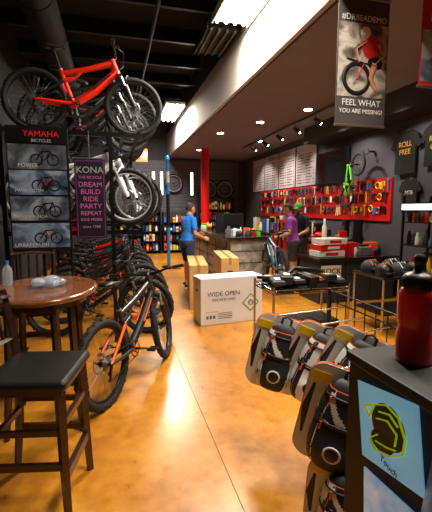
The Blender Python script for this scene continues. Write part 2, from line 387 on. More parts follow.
for i,(s,z) in enumerate([('POWER',2.05),('PW-SE SYSTEM',1.79),('PACKS A PUNCH',1.52),('URBAN RUSH',1.22)]):
    text('caption_%d'%i,s,.055 if len(s)<12 else .042,(-.85,yb-.012,z),(90,0,0),WHT,pb)
b=B(); b.box((-.25,4.56,1.71),(.33,.012,.88),BLK)
PNK=mat('pink_text',(.86,.45,.75),.5,emis=(.86,.45,.75),es=.05); PPL=mat('purple_print',(.45,.20,.48),.5)
b.box((-.25,4.552,1.71),(.31,.004,.86),PPL); b.box((-.25,4.549,1.71),(.285,.004,.835),mat('banner_black',(.10,.06,.11),.5))
b.cyl((-.43,4.56,2.16),(-.07,4.56,2.16),.01,ALU,n=8); b.cyl((-.25,4.56,2.16),(-.25,4.56,2.46),.003,ALU,n=5)
kb=b.obj('hanging_vinyl_banner')
for i,(s,z,sz) in enumerate([('KONA',2.03,.100),('THE BICYCLE',1.95,.042),('DREAM',1.87,.078),('BUILD',1.79,.078),('RIDE',1.71,.078),('PARTY',1.63,.078),('REPEAT',1.55,.068),('RIDE MORE',1.48,.046),('since 1988',1.40,.045)]):
    text('banner_line_%d'%i,s,sz,(-.25,4.545,z),(90,0,0),SILV if i in(0,) else PNK,kb)

# ---------------------------------------------------------------- bar table and stools
DW=wood('dark_stained_wood',(.12,.05,.03),(.24,.11,.06),.35); TW=wood('table_top_wood',(.36,.18,.08),(.55,.32,.17),.25,(2,14,4),.5)
LEA=mat('black_leather',(.05,.045,.045),.45,bump=.15,bs=120)
b=B(); c=(-.52,3.0,.03)
b.lathe([(.35,.955),(.375,.965),(.38,.98),(.375,.995),(.36,1.0)],c,TW,48,1,1.3)
b.lathe([(.30,.90),(.30,.955)],c,DW,40,1,1.2)
for sx in(-1,1):
    for sy in(-1,1):
        b.tube([(c[0]+sx*.20,c[1]+sy*.2,.95),(c[0]+sx*.22,c[1]+sy*.22,.4),(c[0]+sx*.25,c[1]+sy*.25,0)],[.028,.026,.020],DW,4,smooth=False)
    b.box((c[0]+sx*.225,c[1],.30),(.025,.44,.035),DW)
for sy in(-1,1): b.box((c[0],c[1]+sy*.225,.36),(.44,.025,.035),DW)
b.obj('round_bar_table')
def stool(x,y,rot,name='bar_stool',back=1.14):
    b=B(); b.M=T(x,y,0)@RZ(rot)
    b.box((0,-.01,.735),(.45,.43,.055),LEA,bev=.024,seg=3); b.box((0,0,.70),(.41,.40,.035),DW)
    for sx in(-1,1):
        b.tube([(sx*.18,-.18,.70),(sx*.185,-.185,.35),(sx*.20,-.20,0)],[.029,.026,.021],DW,4,smooth=False)
        b.tube([(sx*.20,.24,0),(sx*.185,.20,.35),(sx*.18,.185,.72),(sx*.18,.21,.95),(sx*.18,.245,back)],[.021,.026,.028,.023,.019],DW,4,smooth=False)
        b.box((sx*.19,0,.30),(.024,.36,.036),DW); b.box((sx*.185,0,.48),(.022,.34,.03),DW)
    b.box((0,-.19,.24),(.36,.028,.05),DW); b.box((0,-.186,.52),(.35,.024,.034),DW); b.box((0,.19,.42),(.35,.024,.034),DW)
    b.tube([(-.19,.235,back-.04),(-.1,.262,back-.035),(0,.27,back-.03),(.1,.262,back-.035),(.19,.235,back-.04)],.042,DW,4,flat=.35,smooth=False)
    b.tube([(-.18,.21,.86),(0,.23,.86),(.18,.21,.86)],.02,DW,4,flat=.6,smooth=False)
    for i in range(4):
        xx=-.11+i*.073; b.tube([(xx,.222,.86),(xx,.262,back-.05)],.010,DW,6)
    return b.obj(name)
stool(-.43,2.15,78)
stool(-.74,3.66,5,back=1.22)
CLR=mat('clear_plastic',(.85,.9,.95),.15,trans=.6,alpha=.7)
b=B()
for i in range(5):
    a=i*1.3; b.ell((-.50+.07*math.cos(a),3.0+.07*math.sin(a),1.062+.01*(i%2)),(.07,.05,.030),CLR,12,8,rot=RZ(i*40))
for i in range(6): b.box((-.50+.03*math.cos(i),3.0+.04*math.sin(i*2),1.06),(.05,.012,.012),GREY if i%2 else WHT,rot=i*37)
b.obj('plastic_parts_bag')
b=B(); b.lathe([(.03,0),(.034,.02),(.036,.10),(.03,.13),(.014,.15),(.014,.165)],(-.79,3.12,1.031),CLR,20); b.lathe([(.016,0),(.016,.02)],(-.79,3.12,1.196),BLUP,16); b.obj('water_bottle')

# ---------------------------------------------------------------- boxes in the aisle
def carton(x,y,rot,w,d,h,m,name,tape=True,logo=None,z=0):
    b=B(); b.M=T(x,y,z)@RZ(rot)
    b.box((0,0,h/2),(w,d,h),m,bev=.006,seg=1)
    TP=mat('packing_tape',(.62,.48,.30),.25) if m is CARD else mat('clear_tape',(.78,.78,.76),.2)
    if w>d: b.box((0,0,h+.0008),(w,.05,.0016),TP); b.box((-w/2-.0008,0,h-.06),(.0016,.05,.12),TP)
    else: b.box((0,0,h+.0008),(.05,d,.0016),TP); b.box((0,-d/2-.0008,h-.06),(.05,.0016,.12),TP)
    b.box((0,0,h+.0004),(w-.02,.003,.001) if w>d else (.003,d-.02,.001),DGR)
    if w>d:
        b.box((-w/2-.0012,0,h*.72),(.002,.09,.03),DGR,bev=.0008,seg=1)
    else: b.box((0,-d/2-.0012,h*.72),(.09,.002,.03),DGR,bev=.0008,seg=1)
    if logo: logo(b,w,d,h)
    return b.obj(name)
GRL=mat('green_label',(.35,.65,.3),.6)
def wl(b,w,d,h):
    y=-d/2-.0015
    b.box((w*.30,y,h*.42),(.19,.002,.19),GRL,rot=RY(45)); b.box((w*.30,y-.0012,h*.42),(.155,.002,.155),PAPW,rot=RY(45))
    b.torus((w*.30,y-.003,h*.42),(0,1,0),.035,.005,DGR,20,4,fl=.2); b.tube([(w*.27,y-.003,h*.40),(w*.30,y-.003,h*.48),(w*.33,y-.003,h*.40)],.005,DGR,4)
    for i in range(3): b.box((-w*.40+i*.05,y,.11),(.035,.002,.045),GREY)
    for i in range(4): b.box((-w*.12,y,.16-i*.025),(.22,.002,.007),GREY)
    b.box((-w*.33,y,h*.28),(.2,.002,.004),GREY)
wb=carton(1.55,5.16,6,.94,.34,.66,PAPW,'white_shipping_box',logo=wl)
for k,(s,sz,dx,dz) in enumerate([('WIDE OPEN',.09,-.13,.43),('RIDE BIKES HARD',.045,-.13,.35)]):
    p=T(1.55,5.16,0)@RZ(6)@V(dx,-.173,dz); text('box_print_%d'%k,s,sz,p,(90,0,6),DGR,wb,.0008)
def bl(b,w,d,h):
    x=-w/2-.0015
    b.torus((x,-.28,h*.45),(1,0,0),.07,.008,DGR,24,4,fl=.2); b.torus((x,-.05,h*.45),(1,0,0),.07,.008,DGR,24,4,fl=.2)
    b.box((x,.3,h*.5),(.002,.30,.07),DGR); b.box((x,.3,h*.3),(.002,.22,.03),DGR)
    b.box((0,-d/2-.0015,h*.35),(w*.6,.002,.09),PAPW)
carton(1.36,6.42,-9,.30,1.25,.72,CARD,'cardboard_bike_box',logo=bl)
carton(1.90,6.50,-8,.30,1.15,.80,CARD,'cardboard_bike_box',logo=bl)

# ---------------------------------------------------------------- service counter
STN=mat('counter_stone',(.66,.63,.58),.6,col2=(.40,.38,.36),vs=7,bump=.25,bs=18); CTOP=mat('counter_top',(.10,.09,.09),.25,coat=.4)
b=B(); b.box((2.62,9.2,.50),(.80,4.0,1.0),STN)
b.box((2.62,9.2,1.02),(.96,4.15,.05),CTOP,bev=.01)
b.box((2.62,9.2,.05),(.82,4.02,.10),TRM)
for i in range(5): b.box((2.215,7.5+i*.85,.52),(.012,.02,.84),DGR)
for i in range(3): b.box((2.214,9.2,.28+i*.24),(.010,3.98,.010),DGR)
for i in range(3): b.box((2.62,7.196,.28+i*.24),(.78,.010,.010),DGR)
b.obj('service_counter')
def monitor(x,y,z,rot,name='computer_monitor',col=(.2,.3,.5)):
    b=B(); b.M=T(x,y,z)@RZ(rot); b.box((0,0,.012),(.22,.16,.02),BLK,bev=.005); b.box((0,.03,.12),(.05,.02,.22),BLK)
    b.box((0,0,.30),(.46,.03,.29),BLK,bev=.006); b.box((0,-.017,.305),(.43,.004,.25),poster('screen_%s_%d'%(name,rot),[col,(.6,.7,.8),(.85,.9,.95)],3,.5)); return b.obj(name)
monitor(2.62,8.3,1.046,150); monitor(2.75,9.5,1.046,-60)
PAL=[REDP,WHT,BLK,ORP,BLUP,YELP,GREY,DGR,BLK,GRNP,WHT]
PAL2=[REDP,WHT,BLK,ORP,BLUP,YELP,GREY,DGR,BLK,MBLK,WHT,DGR,BLK]
def clutter(name,x0,x1,y0,y1,z,n,h=(.05,.22),w=(.05,.18),pal=PAL):
    b=B()
    for i in range(n):
        t=(i+.5)/n
        x=random.uniform(x0,x1) if (x1-x0)<(y1-y0) else x0+(x1-x0)*t; y=y0+(y1-y0)*t if (x1-x0)<(y1-y0) else random.uniform(y0,y1)
        k=random.random(); m=random.choice(pal); hh=random.uniform(*h); ww=random.uniform(*w)
        if k<.55:
            b.box((x,y,z+hh/2),(ww,random.uniform(*w),hh),m,rot=random.uniform(-25,25),bev=.004,seg=1)
            if hh>.08: b.box((x,y,z+hh*.6),(ww*1.01,w[0],hh*.25),random.choice(pal),rot=0)
        elif k<.8:
            r=ww*.35; b.lathe([(r,0),(r*1.02,hh*.1),(r,hh*.6),(r*.45,hh*.8),(r*.45,hh),(r*.3,hh*1.02)],(x,y,z),m,14)
        else:
            b.ell((x,y,z+ww*.40),(ww*.55,ww*.7,ww*.40),m,14,8)
            b.torus((x,y,z+.02),(0,0,1),ww*.5,.012,BLK,16,5)
    return b.obj(name)
clutter('counter_merchandise',2.35,2.95,7.3,8.0,1.046,11)
clutter('counter_merchandise',2.35,2.95,9.9,11.1,1.046,14)
b=B(); b.box((2.42,8.75,1.046+.01),(.30,.36,.02),BLK)
for z in(1.2,1.36,1.50): b.box((2.42,8.75,z),(.30,.36,.012),BLK)
for sy in(-.17,.17): b.box((2.42,8.75+sy,1.28),(.30,.012,.46),BLK)
for z in(1.07,1.206,1.366):
    for i in range(5): b.box((2.32,8.61+i*.07,z+.045),(.06,.05,.09),PAL[(i*3+int(z*10))%len(PAL)])
b.obj('countertop_display_case')

# repair desk on the right
b=B(); b.box((4.05,6.0,.37),(1.5,.70,.74),DGR); b.box((4.05,6.0,.76),(1.6,.78,.04),CTOP,bev=.008)
for x in(3.8,4.3): b.box((x,5.648,.37),(.01,.01,.66),BLK)
b.box((3.52,5.645,.44),(.38,.012,.42),WHT)
for z in(.52,.25): b.box((3.9,5.643,z),(.10,.015,.02),CHR)
dk=b.obj('repair_desk')
RT=mat('red_sign_text',(.8,.1,.1),.5)
text('sign_line_1','ROCK',.135,(3.52,5.636,.55),(90,0,0),BLK,dk); text('sign_line_2',"N' ROLL",.085,(3.52,5.636,.43),(90,0,0),RT,dk); text('sign_line_3','SERVICE',.06,(3.52,5.636,.32),(90,0,0),BLK,dk)
clutter('stacked_parts_boxes',3.95,4.75,5.8,6.25,.78,14,h=(.08,.24),w=(.12,.26),pal=[REDP,WHT,BLK,REDP,BLK,GREY,ORP,DGR])
b=B()
for i in range(3):
    b.box((3.58+.02*i,5.9,.78+.055+i*.105),(.50,.34,.10),[WHT,REDP,WHT][i],rot=4*i,bev=.004,seg=1)
    b.M=T(3.58+.02*i,5.9,.78+.055+i*.105)@RZ(4*i); b.box((0,-.172,0),(.24,.004,.045),[REDP,WHT,REDP][i]); b.M=Matrix()
b.obj('shoe_box_stack')
TX,TY=3.62,4.3
b=B(); b.box((TX,TY,.73),(.80,.66,.035),CTOP,bev=.006)
for sx in(-1,1):
    for sy in(-1,1): b.cyl((TX+sx*.37,TY+sy*.30,0),(TX+sx*.37,TY+sy*.30,.72),.016,CHR,n=10)
b.box((TX,TY,.25),(.74,.60,.02),MBLK); b.obj('black_display_table')
b=B()
for i,(x,y,m) in enumerate([(3.34,4.12,BLK),(3.60,4.14,DGR),(3.86,4.16,BLK),(3.40,4.46,DGR),(3.72,4.46,BLK)]):
    z=.7485
    b.ell((x,y,z+.055),(.10,.135,.11),m,20,12,rot=RZ(20*i),keep=lambda v:v.z>-.5)
    for q in(-.045,0,.045): b.tube([(x+q,y-.10,z+.10),(x+q*.9,y-.02,z+.168),(x+q,y+.09,z+.10)],.008,[ORP,WHT,GREY][i%3],6,flat=.5)
    b.ell((x,y-.12,z+.05),(.07,.06,.010),m,14,6)
b.obj('helmet_display')

# ---------------------------------------------------------------- right wall
MEN=mat('menu_board_white',(.74,.70,.73),.6); INK=mat('menu_ink',(.50,.22,.26),.7); INK2=mat('menu_ink_dark',(.34,.29,.34),.7)
b=B()
for p in range(4):
    y0=13.35-p*1.14; b.box((4.975,y0-.55,2.76),(.03,1.07,1.08),MEN); b.box((4.985,y0-.55,2.76),(.02,1.14,1.14),MBLK)
    for col in(0,1):
        for r in range(11):
            z=3.04-r*.074; L=random.uniform(.22,.36)
            b.box((4.957,y0-.08-col*.5-L/2,z),(.003,L,.024),INK if r%4==0 else INK2)
            if r%4: b.box((4.957,y0-.08-col*.5-.41,z),(.003,.05,.024),INK2)
mb=b.obj('service_menu_board')
text('menu_title','MENU OF SERVICES',.18,(4.955,11.1,3.19),(90,0,-90),INK,mb)
b=B(); b.box((4.93,8.05,2.57),(.06,1.35,.78),BLK,bev=.01); b.box((4.897,8.05,2.58),(.006,1.28,.70),mat('tv_screen',(.03,.03,.04),.1,coat=1)); b.box((4.97,8.05,2.57),(.06,.4,.3),MBLK); b.obj('wall_television')
PEG=mat('red_pegboard',(.76,.04,.04),.5,var=.1,vs=5)
b=B(); b.box((4.98,9.3,1.78),(.03,6.5,.82),PEG)
for i in range(190):
    y=6.12+i*.0335+random.uniform(-.01,.01); z=[2.14,1.90,1.66][i%3]+random.uniform(-.02,.02); k=random.randrange(6); m=random.choice([ALU,BLK,BLK,BLK,BLK,DGR,DGR,BLUP,YELP,WHT])
    x=4.95
    if k==0: b.tube([(x,y,z),(x,y,z-.18)],.012,m,6); b.torus((x,y,z+.015),(1,0,0),.022,.008,m,12,5)
    elif k==1: b.tube([(x,y,z-.02),(x,y,z-.11)],.021,m,8); b.tube([(x,y,z-.10),(x,y,z-.21)],.007,ALU,6)
    elif k==2:
        b.tube([(x,y-.014,z),(x,y-.025,z-.09),(x,y-.04,z-.19)],.012,m,6); b.tube([(x,y+.014,z),(x,y+.025,z-.09),(x,y+.04,z-.19)],.012,m,6); b.ell((x,y,z+.02),(.010,.022,.035),ALU,8,6)
    elif k==3: b.torus((x,y,z-.07),(1,0,0),.06,.011,m,20,5)
    elif k==4: b.box((x,y,z-.08),(.02,.07,.14),m,bev=.004,seg=1)
    else: b.tube([(x,y,z),(x,y,z-.2)],[.013,.010],m,6); b.box((x,y,z-.0),(.02,.09,.03),m)
b.obj('tool_pegboard')
b=B(); b.box((4.64,9.3,.90),(.66,6.0,.05),wood('bench_wood',(.35,.24,.15),(.5,.36,.22)))
for i in range(6):
    b.box((4.64,6.45+i*1.14,.44),(.60,.05,.87),DGR)
    b.box((4.34,6.9+i*1.0,.6),(.03,.85,.40),mat('red_drawer',(.6,.06,.05),.4))
    for z in(.48,.62,.75): b.box((4.32,6.9+i*1.0,z),(.02,.5,.015),CHR)
b.obj('workbench')
clutter('workbench_parts',4.42,4.85,6.5,12.1,.926,60,h=(.10,.50),w=(.06,.22),pal=PAL2)
def shirt(y,z,m,label,colr,s=1.0):
    b=B(); pts=[(-.10,.0),(-.26,-.08),(-.36,-.28),(-.27,-.33),(-.235,-.24),(-.24,-.74),(.24,-.74),(.235,-.24),(.27,-.33),(.36,-.28),(.26,-.08),(.10,0),(.05,-.045),(-.05,-.045)]
    b.prism([(p[0]*s,p[1]*s) for p in pts],m,.035,T(4.93,y,z)@RZ(-90))
    b.tube([(4.93,y-.2,z-.06),(4.93,y,z+.02),(4.93,y+.2,z-.06)],.006,CHR,6); b.tube([(4.93,y,z+.02),(4.94,y,z+.08),(4.99,y,z+.09)],.004,CHR,6)
    o=b.obj('hanging_tshirt')
    for i,l in enumerate(label): text('print_%d'%i,l,.13*s,(4.908,y,z-.24-.13*i),(90,0,-90),colr,o)
    return o
TS=mat('black_cotton',(.05,.05,.055),.9,bump=.2,bs=90); OCH=mat('ochre_print',(.75,.58,.15),.7)
shirt(5.70,2.95,TS,['ROLL','FREE'],OCH,1.0); shirt(5.05,2.95,TS,['RIDE','ON'],OCH,.9); shirt(5.55,2.12,TS,['MTB'],SILV,.72)
o=bike('green',(4.80,6.75,1.95),90,pitch=0,name='kids_bicycle'); o.matrix_world=T(4.66,6.62,2.05)@RZ(-90)@RY(-62)@Matrix.Scale(.62,4)
b=B(); b.box((4.93,6.62,2.72),(.12,.05,.03),MBLK); b.torus((4.80,6.62,2.72),(0,1,0),.06,.008,BLK,16,6,a0=0,a1=250); b.obj('wall_bike_hook')
b=B()
for y in(4.35,5.0):
    for x in(4.35,4.85): b.box((x,y,.9),(.03,.03,1.8),MBLK)
for z in(.25,.65,1.05,1.40): b.box((4.6,4.675,z),(.54,.68,.02),MBLK)
b.box((4.33,4.675,1.63),(.05,.68,.13),BLK); b.box((4.6,4.33,1.63),(.54,.04,.13),BLK)
LS=mat('lit_sign',(1,1,1),.4,emis=(.95,1,.95),es=2.2)
b.box((4.302,4.675,1.63),(.006,.62,.085),LS); b.box((4.6,4.308,1.63),(.48,.006,.085),LS)
for z in(.26,.66,1.06,1.41):
    for i in range(7):
        m=random.choice(PAL2); h=random.uniform(.12,.26) if z<1.4 else .13
        b.lathe([(.033,0),(.035,h*.6),(.02,h*.75),(.02,h)],(4.42,4.42+i*.085,z),m,12)
        b.box((4.44+i*.06,4.40,z+h/2),(.045,.06,h),random.choice(PAL2))
st=b.obj('nutrition_display_shelf'); text('sign_text','GO FURTHER',.06,(4.6,4.302,1.63),(90,0,0),DGR,st,.0008)

# ---------------------------------------------------------------- hanging banners
b=B(); y=3.22
b.box((2.25,y,2.93),(.53,.006,1.10),mat('banner_cloth',(.27,.25,.25),.6))
PH3=poster('printed_photo_rider',[(.16,.15,.15),(.42,.38,.35),(.75,.71,.66),(.50,.45,.40)],6)
b.box((2.25,y-.005,2.95),(.51,.004,.64),PH3)
b.cyl((1.98,y,2.375),(2.52,y,2.375),.012,ALU,n=8); b.cyl((1.98,y,3.485),(2.52,y,3.485),.012,ALU,n=8)
PS=mat('print_skin',(.78,.52,.40),.6)
for (cx,cz,rx,rz,m) in [(2.33,3.08,.095,.11,mat('print_red',(.75,.12,.12),.5)),(2.27,3.19,.055,.060,mat('print_helmet',(.9,.9,.9),.5)),(2.255,3.160,.036,.04,PS),(2.38,2.94,.08,.06,BLK)]:
    b.ell((cx,y-.008,cz),(rx,.004,rz),m,18,10)
b.tube([(2.28,y-.011,3.12),(2.17,y-.011,3.04),(2.20,y-.011,2.93)],.024,PS,6,flat=.2); b.tube([(2.40,y-.011,3.10),(2.45,y-.011,3.0),(2.37,y-.011,2.92)],.024,PS,6,flat=.2)
b.tube([(2.08,y-.012,2.96),(2.45,y-.012,2.90)],.011,BLK,6,flat=.3); b.torus((2.19,y-.012,2.79),(0,1,0),.13,.020,BLK,28,6,fl=.2); b.tube([(2.26,y-.012,2.93),(2.19,y-.012,2.79)],.015,REDP,6,flat=.3)
b.tube([(2.38,y-.012,2.93),(2.33,y-.012,2.80),(2.40,y-.012,2.70)],[.035,.028,.018],PS,6,flat=.2)
bn=b.obj('hanging_demo_banner')
text('banner_title','#DRBEADEMO',.072,(2.25,y-.012,3.31),(90,0,0),WHT,bn,.001)
for i,s in enumerate(['FEEL WHAT','YOU ARE MISSING!']): text('banner_slogan_%d'%i,s,.078 if i==0 else .055,(2.25,y-.012,2.575-.075*i),(90,0,0),WHT,bn,.001)
b=B(); b.box((2.68,2.75,3.05),(.44,.006,.86),mat('banner_red',(.75,.08,.10),.5)); b.box((2.68,2.745,2.85),(.42,.004,.40),PH2); b.box((2.68,2.745,3.36),(.42,.004,.16),WHT); b.cyl((2.45,2.75,2.61),(2.91,2.75,2.61),.012,ALU,n=8); b.cyl((2.45,2.75,3.485),(2.91,2.75,3.485),.012,ALU,n=8)
o=b.obj('hanging_demo_banner'); text('banner_text','DEMO',.10,(2.68,2.742,3.15),(90,0,0),WHT,o,.001)

# ---------------------------------------------------------------- wire cart
b=B(); x0,x1,y0,y1=1.56,2.44,3.55,4.10
for x in(x0,x1):
    for y in(y0,y1):
        b.cyl((x,y,.10),(x,y,.80),.013,CHR,n=12); b.cyl((x,y,.10),(x,y,.13),.02,CHR,n=10)
        b.torus((x+.02,y,.05),(0,1,0),.036,.014,BLK,20,8); b.cyl((x+.02,y-.014,.05),(x+.02,y+.014,.05),.03,GREY,n=14); b.box((x+.01,y,.09),(.03,.045,.03),CHR)
for z in(.20,.72):
    for y in(y0,y1): b.cyl((x0,y,z),(x1,y,z),.006,CHR,n=6); b.cyl((x0,y,z+.045),(x1,y,z+.045),.006,CHR,n=6); b.tube([(x0+i*(x1-x0)/24,y,z+(.045 if i%2 else 0)) for i in range(25)],.003,CHR,4)
    for x in(x0,x1): b.cyl((x,y0,z),(x,y1,z),.006,CHR,n=6); b.cyl((x,y0,z+.045),(x,y1,z+.045),.006,CHR,n=6)
    for i in range(24): xx=x0+(x1-x0)*(i+.5)/24; b.cyl((xx,y0,z),(xx,y1,z),.0025,CHR,n=5)
b.obj('wire_shelf_cart')
b=B()
pk=[BLK,BLK,DGR,BLK,mat('dark_pack',(.12,.12,.13),.35),BLK]
for i in range(26):
    x=1.65+(i%7)*.118; y=3.68+((i//7)%2)*.26+random.uniform(-.02,.02); h=random.uniform(.03,.09); z0=.727+(.09 if i>=14 else 0)
    tl=RZ(random.uniform(-25,25))@RX(random.uniform(-10,10)); b.box((x,y,z0+h/2),(.13,.24,h),pk[i%6],rot=tl,bev=.012)
    b.box((x,y,z0+h+.004),(.06,.10,.002),random.choice([WHT,GREY,ORP,WHT]),rot=tl)
for i in range(6): b.box((1.68+i*.13,3.82,.205+.09),(.12,.38,.17),pk[i%6],rot=random.uniform(-6,6),bev=.01)
b.tube([(1.76,3.7,.88),(1.91,3.8,.95),(2.11,3.72,.93),(2.26,3.85,.89)],.025,BLK,8)
b.obj('packaged_accessories')

# ---------------------------------------------------------------- hydration packs on a grid stand
PW=mat('pack_white',(.88,.88,.87),.55,bump=.1,bs=90); PBk=mat('pack_black',(.07,.07,.075),.6,bump=.2,bs=120); POr=mat('pack_orange',(.95,.42,.06),.5); PG=mat('pack_grey',(.55,.57,.60),.6); PNV=mat('pack_navy',(.10,.12,.17),.6,bump=.2,bs=120)
def rrect(w,h,r,n=6):
    pts=[]
    for cx,cz,a0 in((w/2-r,h/2-r,0),(-w/2+r,h/2-r,90),(-w/2+r,-h/2+r,180),(w/2-r,-h/2+r,270)):
        for q in range(n+1):
            a=R(a0+90*q/n); pts.append((cx+r*math.cos(a),cz+r*math.sin(a)))
    return pts
def pack(M,W=.30,H=.46,D=.15,scheme=0,name='hydration_backpack'):
    b=B(); b.M=M; NR,NC=100,110; vs=[]
    def sec(t):
        e=(1-abs(2*t-1)**4)**(1/2.4) if 0<t<1 else 0
        w=W/2*(.10+.90*e)*(1.06-.30*t); d=D*(.08+.92*e)*(1.05-.50*t)
        return w,d
    for i in range(NR+1):
        t=i/NR; z=-H/2+H*t; w,d=sec(t)
        for j in range(NC):
            a=2*math.pi*j/NC; cx,sy=math.cos(a),math.sin(a)
            x=w*math.copysign(abs(cx)**.75,cx); y=d*math.copysign(abs(sy)**.8,sy)
            if y>0: y*=.22
            else: y*=1+.10*math.exp(-((t-.28)/.10)**2)-.06*math.exp(-((t-.52)/.03)**2)-.05*math.exp(-((t-.80)/.02)**2)
            vs.append((x,y,z))
    groups={}
    for i in range(NR):
        for j in range(NC):
            t=(i+.5)/NR; a=2*math.pi*(j+.5)/NC; x=math.cos(a); ax_=abs(x)
            if math.sin(a)>=.1: m=PBk
            else:
                edge=.50+.22*math.sin(t*3.3+.3)
                if scheme==0: m=PBk if ax_<edge-.12*math.sin(t*6) else PW
                elif scheme==1: m=PNV if ax_<edge else PBk
                else: m=PW if ax_<edge*.6 or ax_>edge+.1 else PBk
                if abs(ax_-edge)<.02: m=PW if scheme==1 else PG
                s=x+1.1*math.sin(2.2*(t-.52))
                if scheme<2 and .55<t<.86 and .05<s<.30: m=PW
                if .50<t<.53: m=BLK
                if t>.9: m=PBk
                if .885<t<.9: m=POr
            groups.setdefault(m,[]).append((i*NC+j,i*NC+(j+1)%NC,(i+1)*NC+(j+1)%NC,(i+1)*NC+j))
    for m,fs in groups.items(): b.add(vs,fs,m,True)
    b.add(vs[:NC],[list(range(NC))[::-1]],PBk); b.add(vs[-NC:],[list(range(NC))],PBk)
    for tz in(.83,.56):
        w,d=sec(tz); pts=[]
        for q in range(15):
            a=math.pi*(1+q/14); cx,sy=math.cos(a),math.sin(a)
            pts.append((w*math.copysign(abs(cx)**.75,cx),d*math.copysign(abs(sy)**.8,sy)-.004,-H/2+H*tz))
        b.tube(pts,.0045,BLK,6); b.box((pts[4][0],pts[4][1]-.010,pts[4][2]-.02),(.009,.006,.04),POr)
    w,d=sec(.27)
    b.torus((0,-d*1.08,-H*.22),(0,1,0),.036,.006,PW,24,6,fl=.5); b.ell((0,-d*1.06,-H*.22),(.033,.012,.033),BLK,16,8)
    b.tube([(-.03,.0,H/2-.02),(-.028,.0,H/2+.030),(0,.0,H/2+.045),(.028,.0,H/2+.030),(.03,.0,H/2-.02)],.008,PBk,8)
    for s in(-1,1):
        for zz in(-.08,.06):
            w,d=sec((zz+H/2)/H); b.tube([(s*w,-.005,zz),(s*w*.8,-d*.72,zz-.02),(s*w*.45,-d*1.02,zz-.03)],.005,PG,6,flat=.4); b.box((s*w*.8,-d*.74,zz-.02),(.02,.01,.022),BLK)
    # retail backing board: white with an orange rim, header and hang hole
    b.prism(rrect(W*1.50,H*1.14,.08),POr,.005,T(0,.0405,0)); b.prism(rrect(W*1.46,H*1.11,.07),PW,.006,T(0,.036,0))
    b.prism(rrect(W*1.46,H*1.11,.07),PW,.004,T(0,.0455,0))
    b.box((-W*.50,.031,H*.40),(.09,.004,.05),YELP); b.box((W*.50,.031,-H*.38),(.10,.004,.06),BLK)
    for sx in(-1,1): b.tube([(sx*W*.62,.032,-H*.3),(sx*W*.66,.032,0),(sx*W*.60,.032,H*.3)],[.006,.018,.006],BLK,8,flat=.2)
    return b.obj(name)
pack(T(.98,2.14,.67)@RZ(-30)@RY(12),.25,.44,.11,0)
pack(T(1.12,1.92,.67)@RZ(-36)@RY(18),.25,.44,.11,2)
pack(T(1.21,1.70,.71)@RZ(-38)@RY(22),.25,.42,.10,0)
pack(T(1.01,1.50,.58)@RZ(-38)@RY(12),.26,.46,.12,1)
pack(T(.99,1.40,.22)@RZ(-38)@RY(4),.25,.34,.11,0)
b=B()
for y in(1.15,2.35): b.cyl((1.46,y,0),(1.46,y,1.04),.016,MBLK,n=10); b.box((1.46,y,.012),(.30,.05,.024),MBLK)
for i in range(13): b.cyl((1.46,1.15+i*.1,.06),(1.46,1.15+i*.1,1.02),.004,MBLK,n=5)
for z in(.06,.3,.55,.8,.96,1.03): b.cyl((1.46,1.15,z),(1.46,2.35,z),.005,MBLK,n=5)
for x,y,z in((1.02,2.17,.93),(1.19,1.95,.92),(1.29,1.73,.93),(1.06,1.53,.84),(1.01,1.42,.42)): b.cyl((1.46,y,z+.02),(x-.03,y,z),.005,CHR,n=6)
b.obj('grid_display_stand')

# ---------------------------------------------------------------- black display fixture with bottle
FX=mat('fixture_black',(.035,.035,.04),.6)
b=B(); b.box((1.07,.47,.585),(.86,.88,1.17),FX); b.box((1.07,.47,1.185),(.88,.90,.03),FX,bev=.006)
b.box((.636,.47,.05),(.012,.86,.10),TRM)
fx=b.obj('display_fixture')
def onface(y,z,tilt): return T(.632,y,z)@RZ(-90)@RY(tilt)
SCB=poster('advert_cyan',[(.42,.74,.90),(.55,.82,.94),(.70,.90,.97)],2,.30)  # printed card, given emission to look brightly lit
b=B(); b.M=onface(.735,1.055,-10)
b.box((0,0,0),(.215,.004,.20),SCB)
YG=mat('print_lime',(.78,.86,.12),.5,emis=(.78,.86,.12),es=.25)  # lime print also glows to match the lit-looking card
b.ell((.005,-.003,.015),(.060,.002,.056),mat('print_dark',(.12,.16,.20),.5),24,12); b.ell((-.02,-.0036,-.030),(.043,.002,.028),BLK,20,10)
for pts in([(-.060,-.006,.02),(-.035,-.006,.058),(.01,-.006,.070),(.05,-.006,.052),(.066,-.006,.01),(.055,-.006,-.03)],
           [(-.062,-.006,.018),(-.075,-.006,.045),(-.045,-.006,.052)],[(.055,-.006,-.03),(.01,-.006,-.052),(-.045,-.006,-.058),(-.062,-.006,-.035),(-.03,-.006,-.015)],
           [(-.02,-.006,.045),(.02,-.006,.05),(.045,-.006,.03)],[(-.03,-.006,.025),(.01,-.006,.032),(.04,-.006,.01),(.03,-.006,-.02)],[(-.04,-.006,-.035),(0,-.006,-.035),(.03,-.006,-.03)]):
    b.tube(pts,.0045,YG,6,flat=.4)
o=b.obj('helmet_advert_card'); p=onface(.735,1.055,-10)@V(.0,-.005,-.080); text('advert_text','Touch',.024,p,(90,10,-90),BLK,o,.0006)
b=B(); b.M=onface(.52,1.03,8); b.box((0,0,0),(.17,.004,.24),poster('advert_blue',[(.05,.12,.22),(.2,.42,.6),(.6,.75,.85)],9,.2)); b.tube([(-.05,-.004,-.06),(0,-.004,.05),(.05,-.004,-.03)],.006,WHT,5,flat=.3); b.obj('photo_advert_card')  # card print brightened by its own emission
b=B(); b.M=onface(.66,.85,-4); b.box((0,0,0),(.30,.004,.14),poster('advert_sky',[(.30,.52,.80),(.62,.78,.90),(.85,.90,.95)],8,.3)); b.obj('photo_advert_card')  # emission stands in for light on this print
